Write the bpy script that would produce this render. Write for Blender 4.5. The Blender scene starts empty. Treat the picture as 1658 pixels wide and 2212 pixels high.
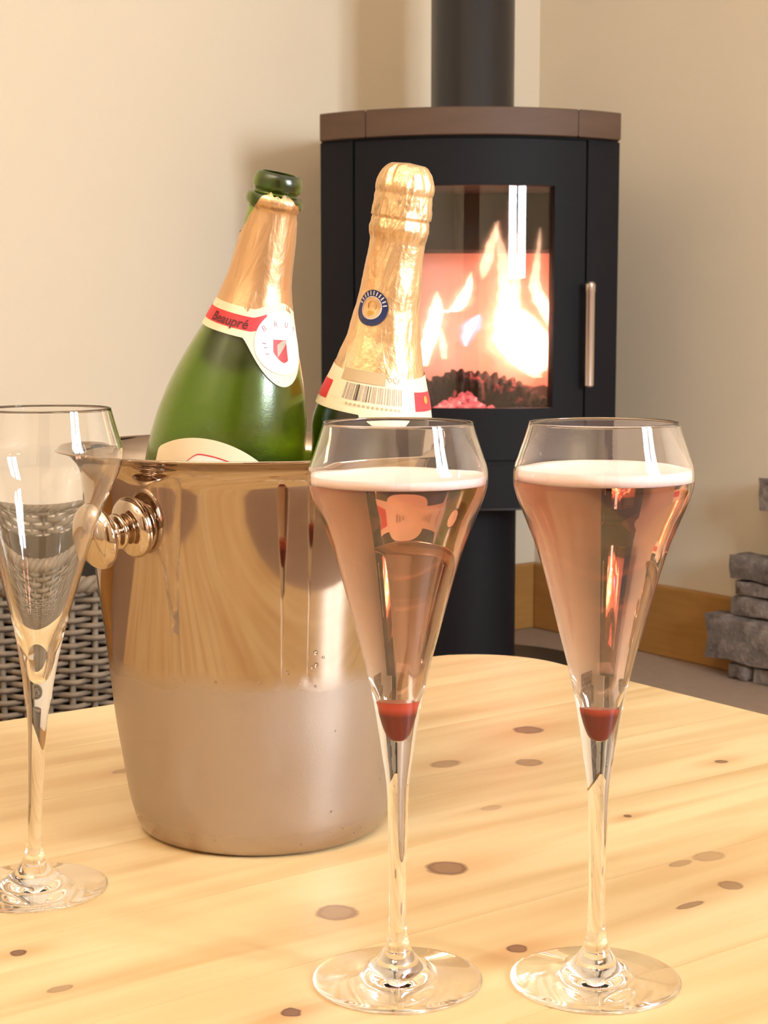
import bpy, bmesh, math, random
from mathutils import Vector, Matrix, noise

random.seed(7)
sc = bpy.context.scene
R = math.radians
COL = sc.collection

# ------------------------------------------------------------------ camera
F = 3550.0
TH = R(6.7)
TABLE = 0.42
CAMZ = TABLE + 0.2764
cd = bpy.data.cameras.new('camera')
cam = bpy.data.objects.new('camera', cd)
COL.objects.link(cam)
cam.location = (0, 0, CAMZ)
cam.rotation_euler = (R(90) - TH, 0, 0)
cd.sensor_fit = 'HORIZONTAL'
cd.sensor_width = 36.0
cd.lens = F / 1658 * 36
cd.clip_start = 0.01
cd.dof.use_dof = True
cd.dof.focus_distance = 0.80
cd.dof.aperture_fstop = 60
sc.camera = cam

# ------------------------------------------------------------------ world and exposure
w = bpy.data.worlds.new('world')
sc.world = w
w.use_nodes = True
w.node_tree.nodes['Background'].inputs[0].default_value = (0.05, 0.06, 0.08, 1)
w.node_tree.nodes['Background'].inputs[1].default_value = 0.3
sc.view_settings.view_transform = 'Standard'
sc.view_settings.look = 'None'
sc.view_settings.exposure = 0.56
sc.view_settings.gamma = 1
sc.view_settings.use_curve_mapping = False
cy = sc.cycles
cy.use_denoising = True
cy.use_adaptive_sampling = True
cy.adaptive_threshold = 0.025
cy.max_bounces = 32
cy.diffuse_bounces = 8
cy.glossy_bounces = 20
cy.transmission_bounces = 28
cy.transparent_max_bounces = 16
cy.volume_bounces = 0
cy.caustics_reflective = True
cy.caustics_refractive = True
cy.blur_glossy = 0.0
cy.sample_clamp_indirect = 0.0

# ------------------------------------------------------------------ room frame: origin in the corner behind the stove
C0 = Vector((0.342, 3.704, 0))
AROOM = math.atan2(-0.803, 0.596)          # local +x runs along the right wall, local -y along the left wall
def room(p, q, z=0.0):
    return Vector((C0.x + p * 0.596 - q * 0.803, C0.y - p * 0.803 - q * 0.596, z))

def area(name, loc, rot, sx, sy, power, color):
    l = bpy.data.lights.new(name, 'AREA')
    l.shape = 'RECTANGLE'
    l.size, l.size_y, l.energy, l.color = sx, sy, power, color
    o = bpy.data.objects.new(name, l)
    o.location, o.rotation_euler = loc, rot
    COL.objects.link(o)
    return o

WINQ = 1.197
DEPTH, WIDTH, HEIGHT = 3.97, 4.2, 2.4
KEY = (0.82, 0.915, 1.0)
for k, dq in enumerate((-0.17, 0.17)):       # daylight through the two panes of the window behind the camera
    area('window_light', room(DEPTH - 0.012, WINQ + dq, 1.30), (R(90), 0, AROOM + R(90)), 0.26, 0.90, 25, KEY)
area('ceiling_fill', (-0.20, -0.25, 2.30), (0, 0, 0), 0.5, 0.5, 4, (1.0, 0.84, 0.66))  # added warm fill from overhead, its source is unseen
area('uplight_fill', room(2.5, 3.3, 1.62), (R(180), 0, 0), 0.3, 0.3, 47, (1.0, 0.885, 0.75))    # added unseen fill, bounced off the ceiling left of the camera

# ------------------------------------------------------------------ helpers
def ray(x, y):
    u = (x - 829) / F
    v = (y - 1106) / F
    return Vector((u, math.cos(TH) - v * math.sin(TH), -math.sin(TH) - v * math.cos(TH)))
def onz(x, y, z):
    r = ray(x, y)
    return Vector((0, 0, CAMZ)) + r * ((z - CAMZ) / r.z)
def aty(x, y, Y):
    r = ray(x, y)
    return Vector((0, 0, CAMZ)) + r * (Y / r.y)

def link(name, me, mat=None, parent=None, smooth=True, kind=None, label=None):
    o = bpy.data.objects.new(name, me)
    COL.objects.link(o)
    if mat is not None and not me.materials:
        me.materials.append(mat)
    if parent is not None:
        o.parent = parent
    if smooth:
        me.polygons.foreach_set('use_smooth', [True] * len(me.polygons))
    if kind:
        o['kind'] = kind
    if label:
        o['label'] = label
    return o
def obj(name, bm, mat, parent=None, smooth=True, kind=None, label=None, sharp=None):
    me = bpy.data.meshes.new(name)
    bm.normal_update()
    bm.to_mesh(me)
    bm.free()
    o = link(name, me, mat, parent, smooth, kind, label)
    if smooth and sharp:
        me.set_sharp_from_angle(angle=R(sharp))
    return o
def thing(name, label, cat, loc=(0, 0, 0), rz=0.0, group=None):
    o = bpy.data.objects.new(name, None)
    o.empty_display_size = 0.05
    COL.objects.link(o)
    o.location = loc
    o.rotation_euler = (0, 0, rz)
    tag(o, label, cat, group)
    return o
def tag(o, label, cat, group=None):
    o['label'] = label
    o['category'] = cat
    if group:
        o['group'] = group
    return o

def add_box(bm, x0, x1, y0, y1, z0, z1, M=None, bevel=0.0, seg=2):
    g = bmesh.ops.create_cube(bm, size=1)
    vs = g['verts']
    for v in vs:
        v.co = Vector((x0 + (v.co.x + .5) * (x1 - x0), y0 + (v.co.y + .5) * (y1 - y0), z0 + (v.co.z + .5) * (z1 - z0)))
    if bevel:
        es = list({e for v in vs for e in v.link_edges})
        r = bmesh.ops.bevel(bm, geom=es, offset=bevel, segments=seg, affect='EDGES', profile=0.5)
        vs = list(set(r['verts']) | {v for v in vs if v.is_valid})
    if M is not None:
        for v in vs:
            v.co = M @ v.co
    return vs
def box(*a, **k):
    bm = bmesh.new()
    add_box(bm, *a, **k)
    return bm
def add_lathe(bm, prof, seg=64, M=None, fn=None):
    """prof: list of (r, z); r == 0 makes a pole."""
    rings = []
    for (r, z) in prof:
        if r <= 1e-7:
            rings.append([bm.verts.new((0, 0, z))])
        else:
            rings.append([bm.verts.new((r * math.sin(2 * math.pi * k / seg), -r * math.cos(2 * math.pi * k / seg), z)) for k in range(seg)])
    for a, b in zip(rings, rings[1:]):
        for k in range(seg):
            k2 = (k + 1) % seg
            f = [a[k % len(a)], a[k2 % len(a)], b[k2 % len(b)], b[k % len(b)]]
            f2 = []
            for v in f:
                if v not in f2:
                    f2.append(v)
            if len(f2) >= 3:
                try:
                    bm.faces.new(f2)
                except ValueError:
                    pass
    for ring in rings:
        for v in ring:
            if fn:
                v.co = fn(v.co)
            if M is not None:
                v.co = M @ v.co
    return rings
def lathe(prof, seg=64, M=None, fn=None):
    bm = bmesh.new()
    add_lathe(bm, prof, seg, M, fn)
    bmesh.ops.recalc_face_normals(bm, faces=bm.faces[:])
    return bm
def refine(prof, n=6):
    """Catmull-Rom smoothing of a profile."""
    P = [Vector((a, b)) for a, b in prof]
    out = []
    for i in range(len(P) - 1):
        p0, p1, p2, p3 = P[max(i - 1, 0)], P[i], P[i + 1], P[min(i + 2, len(P) - 1)]
        for k in range(n):
            t = k / n
            q = 0.5 * ((2 * p1) + (p2 - p0) * t + (2 * p0 - 5 * p1 + 4 * p2 - p3) * t * t + (3 * p1 - p0 - 3 * p2 + p3) * t ** 3)
            out.append((max(q.x, 0.0), q.y))
    out.append((P[-1].x, P[-1].y))
    return out
def add_tube(bm, pts, rad, seg=8, closed=False, flat=1.0):
    n = len(pts)
    rings = []
    up0 = Vector((0, 0, 1))
    for i in range(n):
        a = pts[(i - 1) % n] if (closed or i > 0) else pts[i]
        b = pts[(i + 1) % n] if (closed or i < n - 1) else pts[i]
        t = (b - a).normalized()
        s = t.cross(up0)
        if s.length < 1e-4:
            s = t.cross(Vector((0, 1, 0)))
        s.normalize()
        u = s.cross(t)
        r = rad[i] if isinstance(rad, (list, tuple)) else rad
        rings.append([bm.verts.new(pts[i] + s * (r * math.cos(2 * math.pi * k / seg) * flat) + u * (r * math.sin(2 * math.pi * k / seg))) for k in range(seg)])
    m = n if closed else n - 1
    for i in range(m):
        a, b = rings[i], rings[(i + 1) % n]
        for k in range(seg):
            bm.faces.new((a[k], a[(k + 1) % seg], b[(k + 1) % seg], b[k]))
    if not closed:
        bm.faces.new(rings[0][::-1])
        bm.faces.new(rings[-1])
    bmesh.ops.recalc_face_normals(bm, faces=bm.faces[:])

# ------------------------------------------------------------------ materials
class NT:
    def __init__(s, name):
        s.m = bpy.data.materials.new(name)
        s.m.use_nodes = True
        s.t = s.m.node_tree
        s.b = s.t.nodes['Principled BSDF']
        s.out = s.t.nodes['Material Output']
    def n(s, typ, inp=None, **props):
        nd = s.t.nodes.new(typ)
        for k, v in props.items():
            setattr(nd, k, v)
        for k, v in (inp or {}).items():
            s.set(nd.inputs[k], v)
        return nd
    def set(s, sock, v):
        if hasattr(v, 'is_output'):
            s.t.links.new(v, sock)
        elif isinstance(v, (tuple, list)) and len(v) == 3 and sock.type == 'RGBA':
            sock.default_value = (*v, 1)
        else:
            sock.default_value = v
    def p(s, **kw):
        for k, v in kw.items():
            s.set(s.b.inputs[k.replace('_', ' ')], v)
    def math(s, op, a, b=0.0, c=0.0, clamp=False):
        nd = s.n('ShaderNodeMath', {0: a, 1: b, 2: c}, operation=op, use_clamp=clamp)
        return nd.outputs[0]
    def mix(s, f, a, b, blend='MIX'):
        nd = s.n('ShaderNodeMix', data_type='RGBA', blend_type=blend)
        s.set(nd.inputs[0], f)
        s.set(nd.inputs[6], a)
        s.set(nd.inputs[7], b)
        return nd.outputs[2]
    def ramp(s, f, stops):
        nd = s.n('ShaderNodeValToRGB', {0: f})
        el = nd.color_ramp.elements
        while len(el) < len(stops):
            el.new(0.5)
        for e, (p, c) in zip(el, stops):
            e.position = p
            e.color = (*c, 1) if len(c) == 3 else c
        return nd.outputs[0]
    def coord(s, out='Object', obj=None):
        nd = s.n('ShaderNodeTexCoord')
        if obj is not None:
            nd.object = obj
        return nd.outputs[out]
    def noise(s, vec=None, scale=5.0, detail=3.0, rough=0.5, dims='3D', w=None, dist=0.0):
        nd = s.n('ShaderNodeTexNoise', noise_dimensions=dims)
        if vec is not None:
            s.set(nd.inputs['Vector'], vec)
        if w is not None:
            s.set(nd.inputs['W'], w)
        s.set(nd.inputs['Scale'], scale)
        s.set(nd.inputs['Detail'], detail)
        s.set(nd.inputs['Roughness'], rough)
        s.set(nd.inputs['Distortion'], dist)
        return nd.outputs[0]
    def bump(s, h, strength=0.2, dist=0.01):
        nd = s.n('ShaderNodeBump', {'Strength': strength, 'Distance': dist, 'Height': h})
        return nd.outputs[0]

def simple(name, col, rough=0.5, metal=0.0, var=0.0, scale=30.0, bump=0.0, bdist=0.002, **kw):
    m = NT(name)
    c = col
    if var or bump:
        nz = m.noise(m.coord(), scale, 5.0, 0.55)
        if var:
            c = m.mix(nz, tuple(x * (1 - var) for x in col), tuple(min(1, x * (1 + var)) for x in col))
        if bump:
            m.p(Normal=m.bump(nz, bump, bdist))
    m.p(Base_Color=c, Roughness=rough, Metallic=metal, **kw)
    return m.m

M = {}
def build_materials():
    m = NT('cream_plaster')
    co = m.coord()
    n1 = m.noise(co, 2.2, 3.0)
    n2 = m.noise(co, 55.0, 5.0, 0.6)
    c = m.mix(n1, (0.740, 0.652, 0.515), (0.765, 0.680, 0.545))
    m.p(Base_Color=c, Roughness=0.85, Normal=m.bump(n2, 0.12, 0.004))
    M['wall'] = m.m
    M['ceiling'] = simple('white_ceiling', (0.80, 0.74, 0.64), 0.9, var=0.02, scale=8)
    M['floor'] = simple('taupe_floor', (0.36, 0.265, 0.205), 0.75, var=0.12, scale=40, bump=0.15)

    def wood(name, a, b, sc_, rough):
        m = NT(name)
        mp = m.n('ShaderNodeMapping', {'Vector': m.coord(), 'Scale': sc_})
        nz = m.noise(mp.outputs[0], 6.0, 5.0, 0.55, dist=0.6)
        m.p(Base_Color=m.mix(nz, a, b), Roughness=rough, Normal=m.bump(nz, 0.08, 0.002))
        return m.m
    M['oak'] = wood('oak_baseboard', (0.33, 0.155, 0.035), (0.50, 0.26, 0.075), (1.2, 1.2, 14), 0.45)
    M['oak_left'] = M['oak']
    M['door'] = wood('dark_door_wood', (0.10, 0.045, 0.02), (0.20, 0.09, 0.04), (9, 9, 0.7), 0.4)
    M['white_paint'] = simple('white_paint', (0.80, 0.78, 0.74), 0.4, var=0.02)
    M['table_wood'] = wood('pine_plain', (0.62, 0.36, 0.14), (0.75, 0.47, 0.20), (1, 1, 8), 0.45)

    M['glass'] = NT('clear_crystal')
    g = M['glass']
    g.p(Base_Color=(1, 1, 1), Roughness=0.0, IOR=1.5, Transmission_Weight=1.0)
    M['glass'] = g.m
    g = NT('rose_wine')
    g.p(Base_Color=(1, 1, 1), Roughness=0.0, IOR=1.345, Transmission_Weight=1.0)
    va = g.n('ShaderNodeVolumeAbsorption', {'Color': (0.70, 0.33, 0.14), 'Density': 39.0})
    g.t.links.new(va.outputs[0], g.out.inputs['Volume'])
    M['wine'] = g.m
    m = NT('pink_foam')
    nz = m.noise(m.coord(), 420.0, 3.0)
    m.p(Base_Color=m.mix(nz, (0.70, 0.520, 0.490), (0.76, 0.600, 0.575)), Roughness=0.55, Subsurface_Weight=0.25, Subsurface_Radius=(0.004, 0.003, 0.002), Normal=m.bump(nz, 0.15, 0.0006))
    M['foam'] = m.m
    m = NT('raspberry_syrup')
    sep = m.n('ShaderNodeSeparateXYZ', {0: m.coord()})
    t = m.n('ShaderNodeMapRange', {0: sep.outputs[2], 1: 0.1145, 2: 0.1180})
    m.p(Base_Color=m.mix(t.outputs[0], (0.13, 0.002, 0.003), (0.52, 0.055, 0.030)), Roughness=0.25, Subsurface_Weight=0.3, Subsurface_Radius=(0.004, 0.0005, 0.0004), Specular_IOR_Level=0.2)
    M['syrup'] = m.m

    def bottle(name, tint, seed):
        m = NT(name)
        co = m.n('ShaderNodeMapping', {'Vector': m.coord(), 'Location': (seed, seed * 2, 0)}).outputs[0]
        n1 = m.noise(co, 26.0, 3.0, 0.5)
        wet = m.n('ShaderNodeMapRange', {0: n1, 1: 0.60, 2: 0.63, 3: 1.0, 4: 0.0}).outputs[0]
        fine = m.noise(co, 900.0, 2.0)
        rough = m.math('MULTIPLY_ADD', wet, 0.19, 0.02)
        sep = m.n('ShaderNodeSeparateXYZ', {0: m.coord()})
        thick = m.n('ShaderNodeMapRange', {0: sep.outputs[2], 1: 0.229, 2: 0.234, 3: 0.0, 4: 1.0}).outputs[0]    # solid glass of the lip is deeper green
        tint = m.mix(thick, tint, tuple(c * 0.45 for c in tint))
        m.p(Base_Color=tint, Roughness=rough, IOR=1.52, Transmission_Weight=1.0, Coat_Weight=m.math('MULTIPLY', wet, 0.2), Coat_Roughness=0.28, Normal=m.bump(fine, m.math('MULTIPLY', wet, 0.10), 0.0006))
        return m.m
    M['bottle_a'] = bottle('green_bottle_glass', (0.38, 0.57, 0.06), 3.1)
    M['bottle_b'] = bottle('dark_bottle_glass', (0.30, 0.36, 0.20), 5.3)
    m = NT('bottle_finish_glass')
    m.p(Base_Color=(0.40, 0.58, 0.22), Roughness=0.03, IOR=1.5, Transmission_Weight=1.0)
    M['finish'] = m.m
    M['dark_wine'] = simple('wine_in_bottle', (0.012, 0.016, 0.006), 0.1)

    def foil(name, base, cr, fine=0.25):
        m = NT(name)
        co = m.coord()
        mp = m.n('ShaderNodeMapping', {'Vector': co, 'Scale': (1, 1, 0.28)}).outputs[0]
        n1 = m.noise(mp, 62.0, 4.0, 0.6, dist=0.8)
        n2 = m.noise(co, 420.0, 3.0, 0.6)
        h = m.math('ADD', n1, m.math('MULTIPLY', n2, fine))
        m.p(Base_Color=base, Metallic=0.9, Roughness=0.36, Normal=m.bump(h, cr, 0.004))
        return m.m
    M['foil_a'] = foil('gold_foil', (0.74, 0.485, 0.275), 0.26, 0.08)
    M['foil_b'] = foil('pale_gold_foil', (0.80, 0.555, 0.31), 0.5, 0.14)
    M['paper'] = simple('cream_paper', (0.80, 0.66, 0.46), 0.55, var=0.04, scale=60)
    M['paper_white'] = simple('white_paper', (0.88, 0.79, 0.70), 0.5, var=0.03, scale=60)
    M['red'] = simple('red_print', (0.62, 0.035, 0.045), 0.5)
    M['dark_red'] = simple('maroon_print', (0.10, 0.01, 0.015), 0.5)
    M['violet'] = simple('mauve_print', (0.30, 0.15, 0.22), 0.5)
    M['grey_print'] = simple('grey_print', (0.36, 0.31, 0.25), 0.5)
    M['black'] = simple('black_print', (0.05, 0.04, 0.03), 0.5)
    M['tan_print'] = simple('tan_print', (0.46, 0.34, 0.19), 0.5)
    M['blue'] = simple('navy_print', (0.011, 0.02, 0.085), 0.35)
    M['pale'] = simple('pale_print', (0.55, 0.50, 0.52), 0.4)
    M['ochre'] = simple('ochre_print', (0.50, 0.28, 0.05), 0.4)

    m = NT('polished_steel')
    co = m.coord()
    sep = m.n('ShaderNodeSeparateXYZ', {0: co})
    nz = m.noise(co, 30.0, 3.0)
    z = m.math('ADD', sep.outputs[2], m.math('MULTIPLY', m.math('SUBTRACT', nz, 0.5), 0.012))
    frost = m.n('ShaderNodeMapRange', {0: z, 1: 0.1000, 2: 0.0890, 3: 0.0, 4: 1.0}).outputs[0]
    low = m.n('ShaderNodeMapRange', {0: sep.outputs[2], 1: 0.004, 2: 0.016, 3: 0.35, 4: 1.0}).outputs[0]
    frost = m.math('MULTIPLY', frost, low)
    fine = m.noise(co, 1400.0, 2.0)
    rough = m.math('MULTIPLY_ADD', frost, 0.27, 0.055)
    m.p(Base_Color=m.mix(frost, (0.43, 0.335, 0.265), (0.40, 0.335, 0.295)), Metallic=m.math('MULTIPLY_ADD', frost, -0.22, 1.0), Roughness=rough, Normal=m.bump(fine, m.math('MULTIPLY', frost, 0.12), 0.0004))
    M['steel'] = m.m
    M['steel_plain'] = simple('steel_knob', (0.56, 0.46, 0.37), 0.08, 1.0)
    g = NT('water_bead')
    g.p(Base_Color=(1, 1, 1), Roughness=0.0, IOR=1.33, Transmission_Weight=1.0)
    M['bead'] = g.m

    M['stove'] = simple('stove_black', (0.008, 0.008, 0.011), 0.6, var=0.1, scale=80, bump=0.05, bdist=0.0005, Specular_IOR_Level=0.18)
    M['pipe'] = simple('flue_black', (0.012, 0.011, 0.014), 0.28, bump=0.02, bdist=0.0005, Specular_IOR_Level=0.5)
    M['seam'] = simple('seam_black', (0.004, 0.004, 0.004), 0.8)
    m = NT('soapstone')
    co = m.coord()
    n1 = m.noise(m.n('ShaderNodeMapping', {'Vector': co, 'Scale': (1, 1, 5)}).outputs[0], 9.0, 5.0, 0.6)
    m.p(Base_Color=m.mix(n1, (0.062, 0.032, 0.019), (0.125, 0.070, 0.043)), Roughness=0.6)
    M['soapstone'] = m.m
    M['chrome'] = simple('brushed_steel', (0.62, 0.54, 0.52), 0.22, 1.0)
    M['brick'] = simple('firebrick', (0.60, 0.36, 0.29), 0.9, var=0.10, scale=14, bump=0.2)
    M['soot'] = simple('soot', (0.020, 0.012, 0.010), 0.9, var=0.3, scale=30)
    g = NT('stove_pane')
    g.p(Base_Color=(0.98, 0.97, 0.96), Roughness=0.0, IOR=1.5, Transmission_Weight=1.0)
    M['pane'] = g.m
    m = NT('charred_log')
    co = m.coord()
    n1 = m.noise(m.n('ShaderNodeMapping', {'Vector': co, 'Scale': (3.5, 1, 1)}).outputs[0], 22.0, 4.0, 0.6)
    m.p(Base_Color=m.mix(n1, (0.003, 0.0015, 0.002), (0.026, 0.009, 0.009)), Roughness=0.85, Normal=m.bump(n1, 0.8, 0.012))
    glow = m.n('ShaderNodeMapRange', {0: m.noise(co, 30.0, 3.0), 1: 0.60, 2: 0.72}).outputs[0]
    m.p(Emission_Color=(1.0, 0.12, 0.10), Emission_Strength=m.math('MULTIPLY', glow, 0.5))
    M['log'] = m.m
    m = NT('embers')
    n1 = m.noise(m.coord(), 45.0, 4.0, 0.7)
    m.p(Base_Color=(0.03, 0.01, 0.01), Roughness=0.9, Emission_Color=m.ramp(n1, [(0.35, (0.05, 0.004, 0.01)), (0.55, (0.9, 0.12, 0.12)), (0.75, (1.0, 0.5, 0.42))]), Emission_Strength=1.0)
    M['ember'] = m.m

    m = NT('grey_wicker')
    n1 = m.noise(m.coord(), 60.0, 4.0)
    m.p(Base_Color=m.mix(n1, (0.070, 0.048, 0.032), (0.280, 0.215, 0.150)), Roughness=0.65)
    M['wicker'] = m.m
    M['wicker_dark'] = simple('basket_inside', (0.016, 0.011, 0.008), 0.9)
    m = NT('grey_fieldstone')
    co = m.coord()
    n1 = m.noise(co, 24.0, 6.0, 0.7)
    n2 = m.noise(co, 7.0, 3.0, 0.6)
    c = m.ramp(n1, [(0.33, (0.10, 0.080, 0.072)), (0.52, (0.25, 0.205, 0.185)), (0.68, (0.46, 0.41, 0.385))])
    oi = m.n('ShaderNodeObjectInfo').outputs['Random']
    c = m.mix(m.math('MULTIPLY', oi, 0.45), c, (0.13, 0.11, 0.105))
    m.p(Base_Color=c, Roughness=0.9, Normal=m.bump(m.math('ADD', n1, n2), 0.7, 0.02))
    M['stone'] = m.m
    M['hearth'] = simple('hearth_black', (0.012, 0.011, 0.010), 0.4)
build_materials()

# ------------------------------------------------------------------ room shell
def struct(name, bm, mat, **k):
    o = obj(name, bm, mat, smooth=False, kind='structure', **k)
    o.location = C0
    o.rotation_euler = (0, 0, AROOM)
    return o
T = 0.12
struct('floor', box(-T, DEPTH + T, -WIDTH - T, T, -0.1, 0), M['floor'])
struct('ceiling', box(-T, DEPTH + T, -WIDTH - T, T, HEIGHT, HEIGHT + 0.1), M['ceiling'])
struct('wall_left', box(-T, 0, -WIDTH, 0, 0, HEIGHT), M['wall'])
struct('wall_right', box(-T, DEPTH + T, 0, T, 0, HEIGHT), M['wall'])
struct('wall_front', box(-T, DEPTH + T, -WIDTH - T, -WIDTH, 0, HEIGHT), M['wall'])
bm = bmesh.new()                               # wall behind the camera, with the window opening
wy0, wy1, wz0, wz1 = -WINQ - 0.36, -WINQ + 0.36, 0.79, 1.81
add_box(bm, DEPTH, DEPTH + T, -WIDTH, wy0, 0, HEIGHT)
add_box(bm, DEPTH, DEPTH + T, wy1, 0, 0, HEIGHT)
add_box(bm, DEPTH, DEPTH + T, wy0, wy1, 0, wz0)
add_box(bm, DEPTH, DEPTH + T, wy0, wy1, wz1, HEIGHT)
struct('wall_back', bm, M['wall'])
bm = bmesh.new()
for y0, y1, z0, z1 in ((wy0, wy0 + 0.05, wz0, wz1), (wy1 - 0.05, wy1, wz0, wz1), (wy0 + 0.05, wy1 - 0.05, wz0, wz0 + 0.05),
                       (wy0 + 0.05, wy1 - 0.05, wz1 - 0.05, wz1), (-WINQ - 0.025, -WINQ + 0.025, wz0 + 0.05, wz1 - 0.05)):
    add_box(bm, DEPTH - 0.01, DEPTH + 0.06, y0, y1, z0, z1)
win = struct('window_1', bm, M['white_paint'])
for y0, y1 in ((wy0 + 0.05, -WINQ - 0.025), (-WINQ + 0.025, wy1 - 0.05)):
    obj('pane', box(DEPTH + 0.02, DEPTH + 0.026, y0, y1, wz0 + 0.05, wz1 - 0.05), M['pane'], win, smooth=False)
bm = bmesh.new()
add_box(bm, DEPTH - 0.03, DEPTH, -3.55, -2.75, 0, 2.0, bevel=0.004)
for y0, y1, z0, z1 in ((-3.43, -3.19, 0.2, 0.9), (-3.11, -2.87, 0.2, 0.9), (-3.43, -3.19, 1.05, 1.85), (-3.11, -2.87, 1.05, 1.85)):
    add_box(bm, DEPTH - 0.042, DEPTH - 0.03, y0, y1, z0, z1, bevel=0.006)
door = struct('added_door_1', bm, M['door'])  # unseen door, added for the dark bands it reflects in the bucket
struct('baseboard_left', box(0.0, 0.020, -WIDTH, 0, 0, 0.148, bevel=0.004), M['oak_left'])
struct('baseboard_right', box(0.020, DEPTH, -0.020, 0, 0, 0.148, bevel=0.004), M['oak'])

# added uplighter, out of view, a body for the bounced fill
up = thing('added_uplighter', 'slim white uplighter added out of view to carry the fill light', 'lamp', room(2.5, 3.3, 0))
obj('base', lathe([(0, 0), (0.14, 0), (0.14, 0.012), (0.03, 0.025), (0, 0.025)], 40), M['white_paint'], up, sharp=40)
obj('pole', lathe([(0, 0.02), (0.012, 0.02), (0.012, 1.50), (0, 1.50)], 20), M['white_paint'], up, sharp=40)
obj('lamp_shade', lathe([(0, 1.48), (0.05, 1.48), (0.22, 1.64), (0.215, 1.64), (0.05, 1.49), (0, 1.49)], 48), M['white_paint'], up, sharp=40)

# added ceiling lamp, out of view, that carries the warm fill
cl = thing('added_ceiling_lamp', 'flat round ceiling lamp added out of view for warm fill', 'lamp', (-0.20, -0.25, HEIGHT))
obj('lamp_shade', lathe([(0, 0), (0.28, 0), (0.29, -0.02), (0.29, -0.055), (0.275, -0.055), (0.27, -0.03), (0, -0.03)], 48), M['white_paint'], cl, sharp=40)

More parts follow.
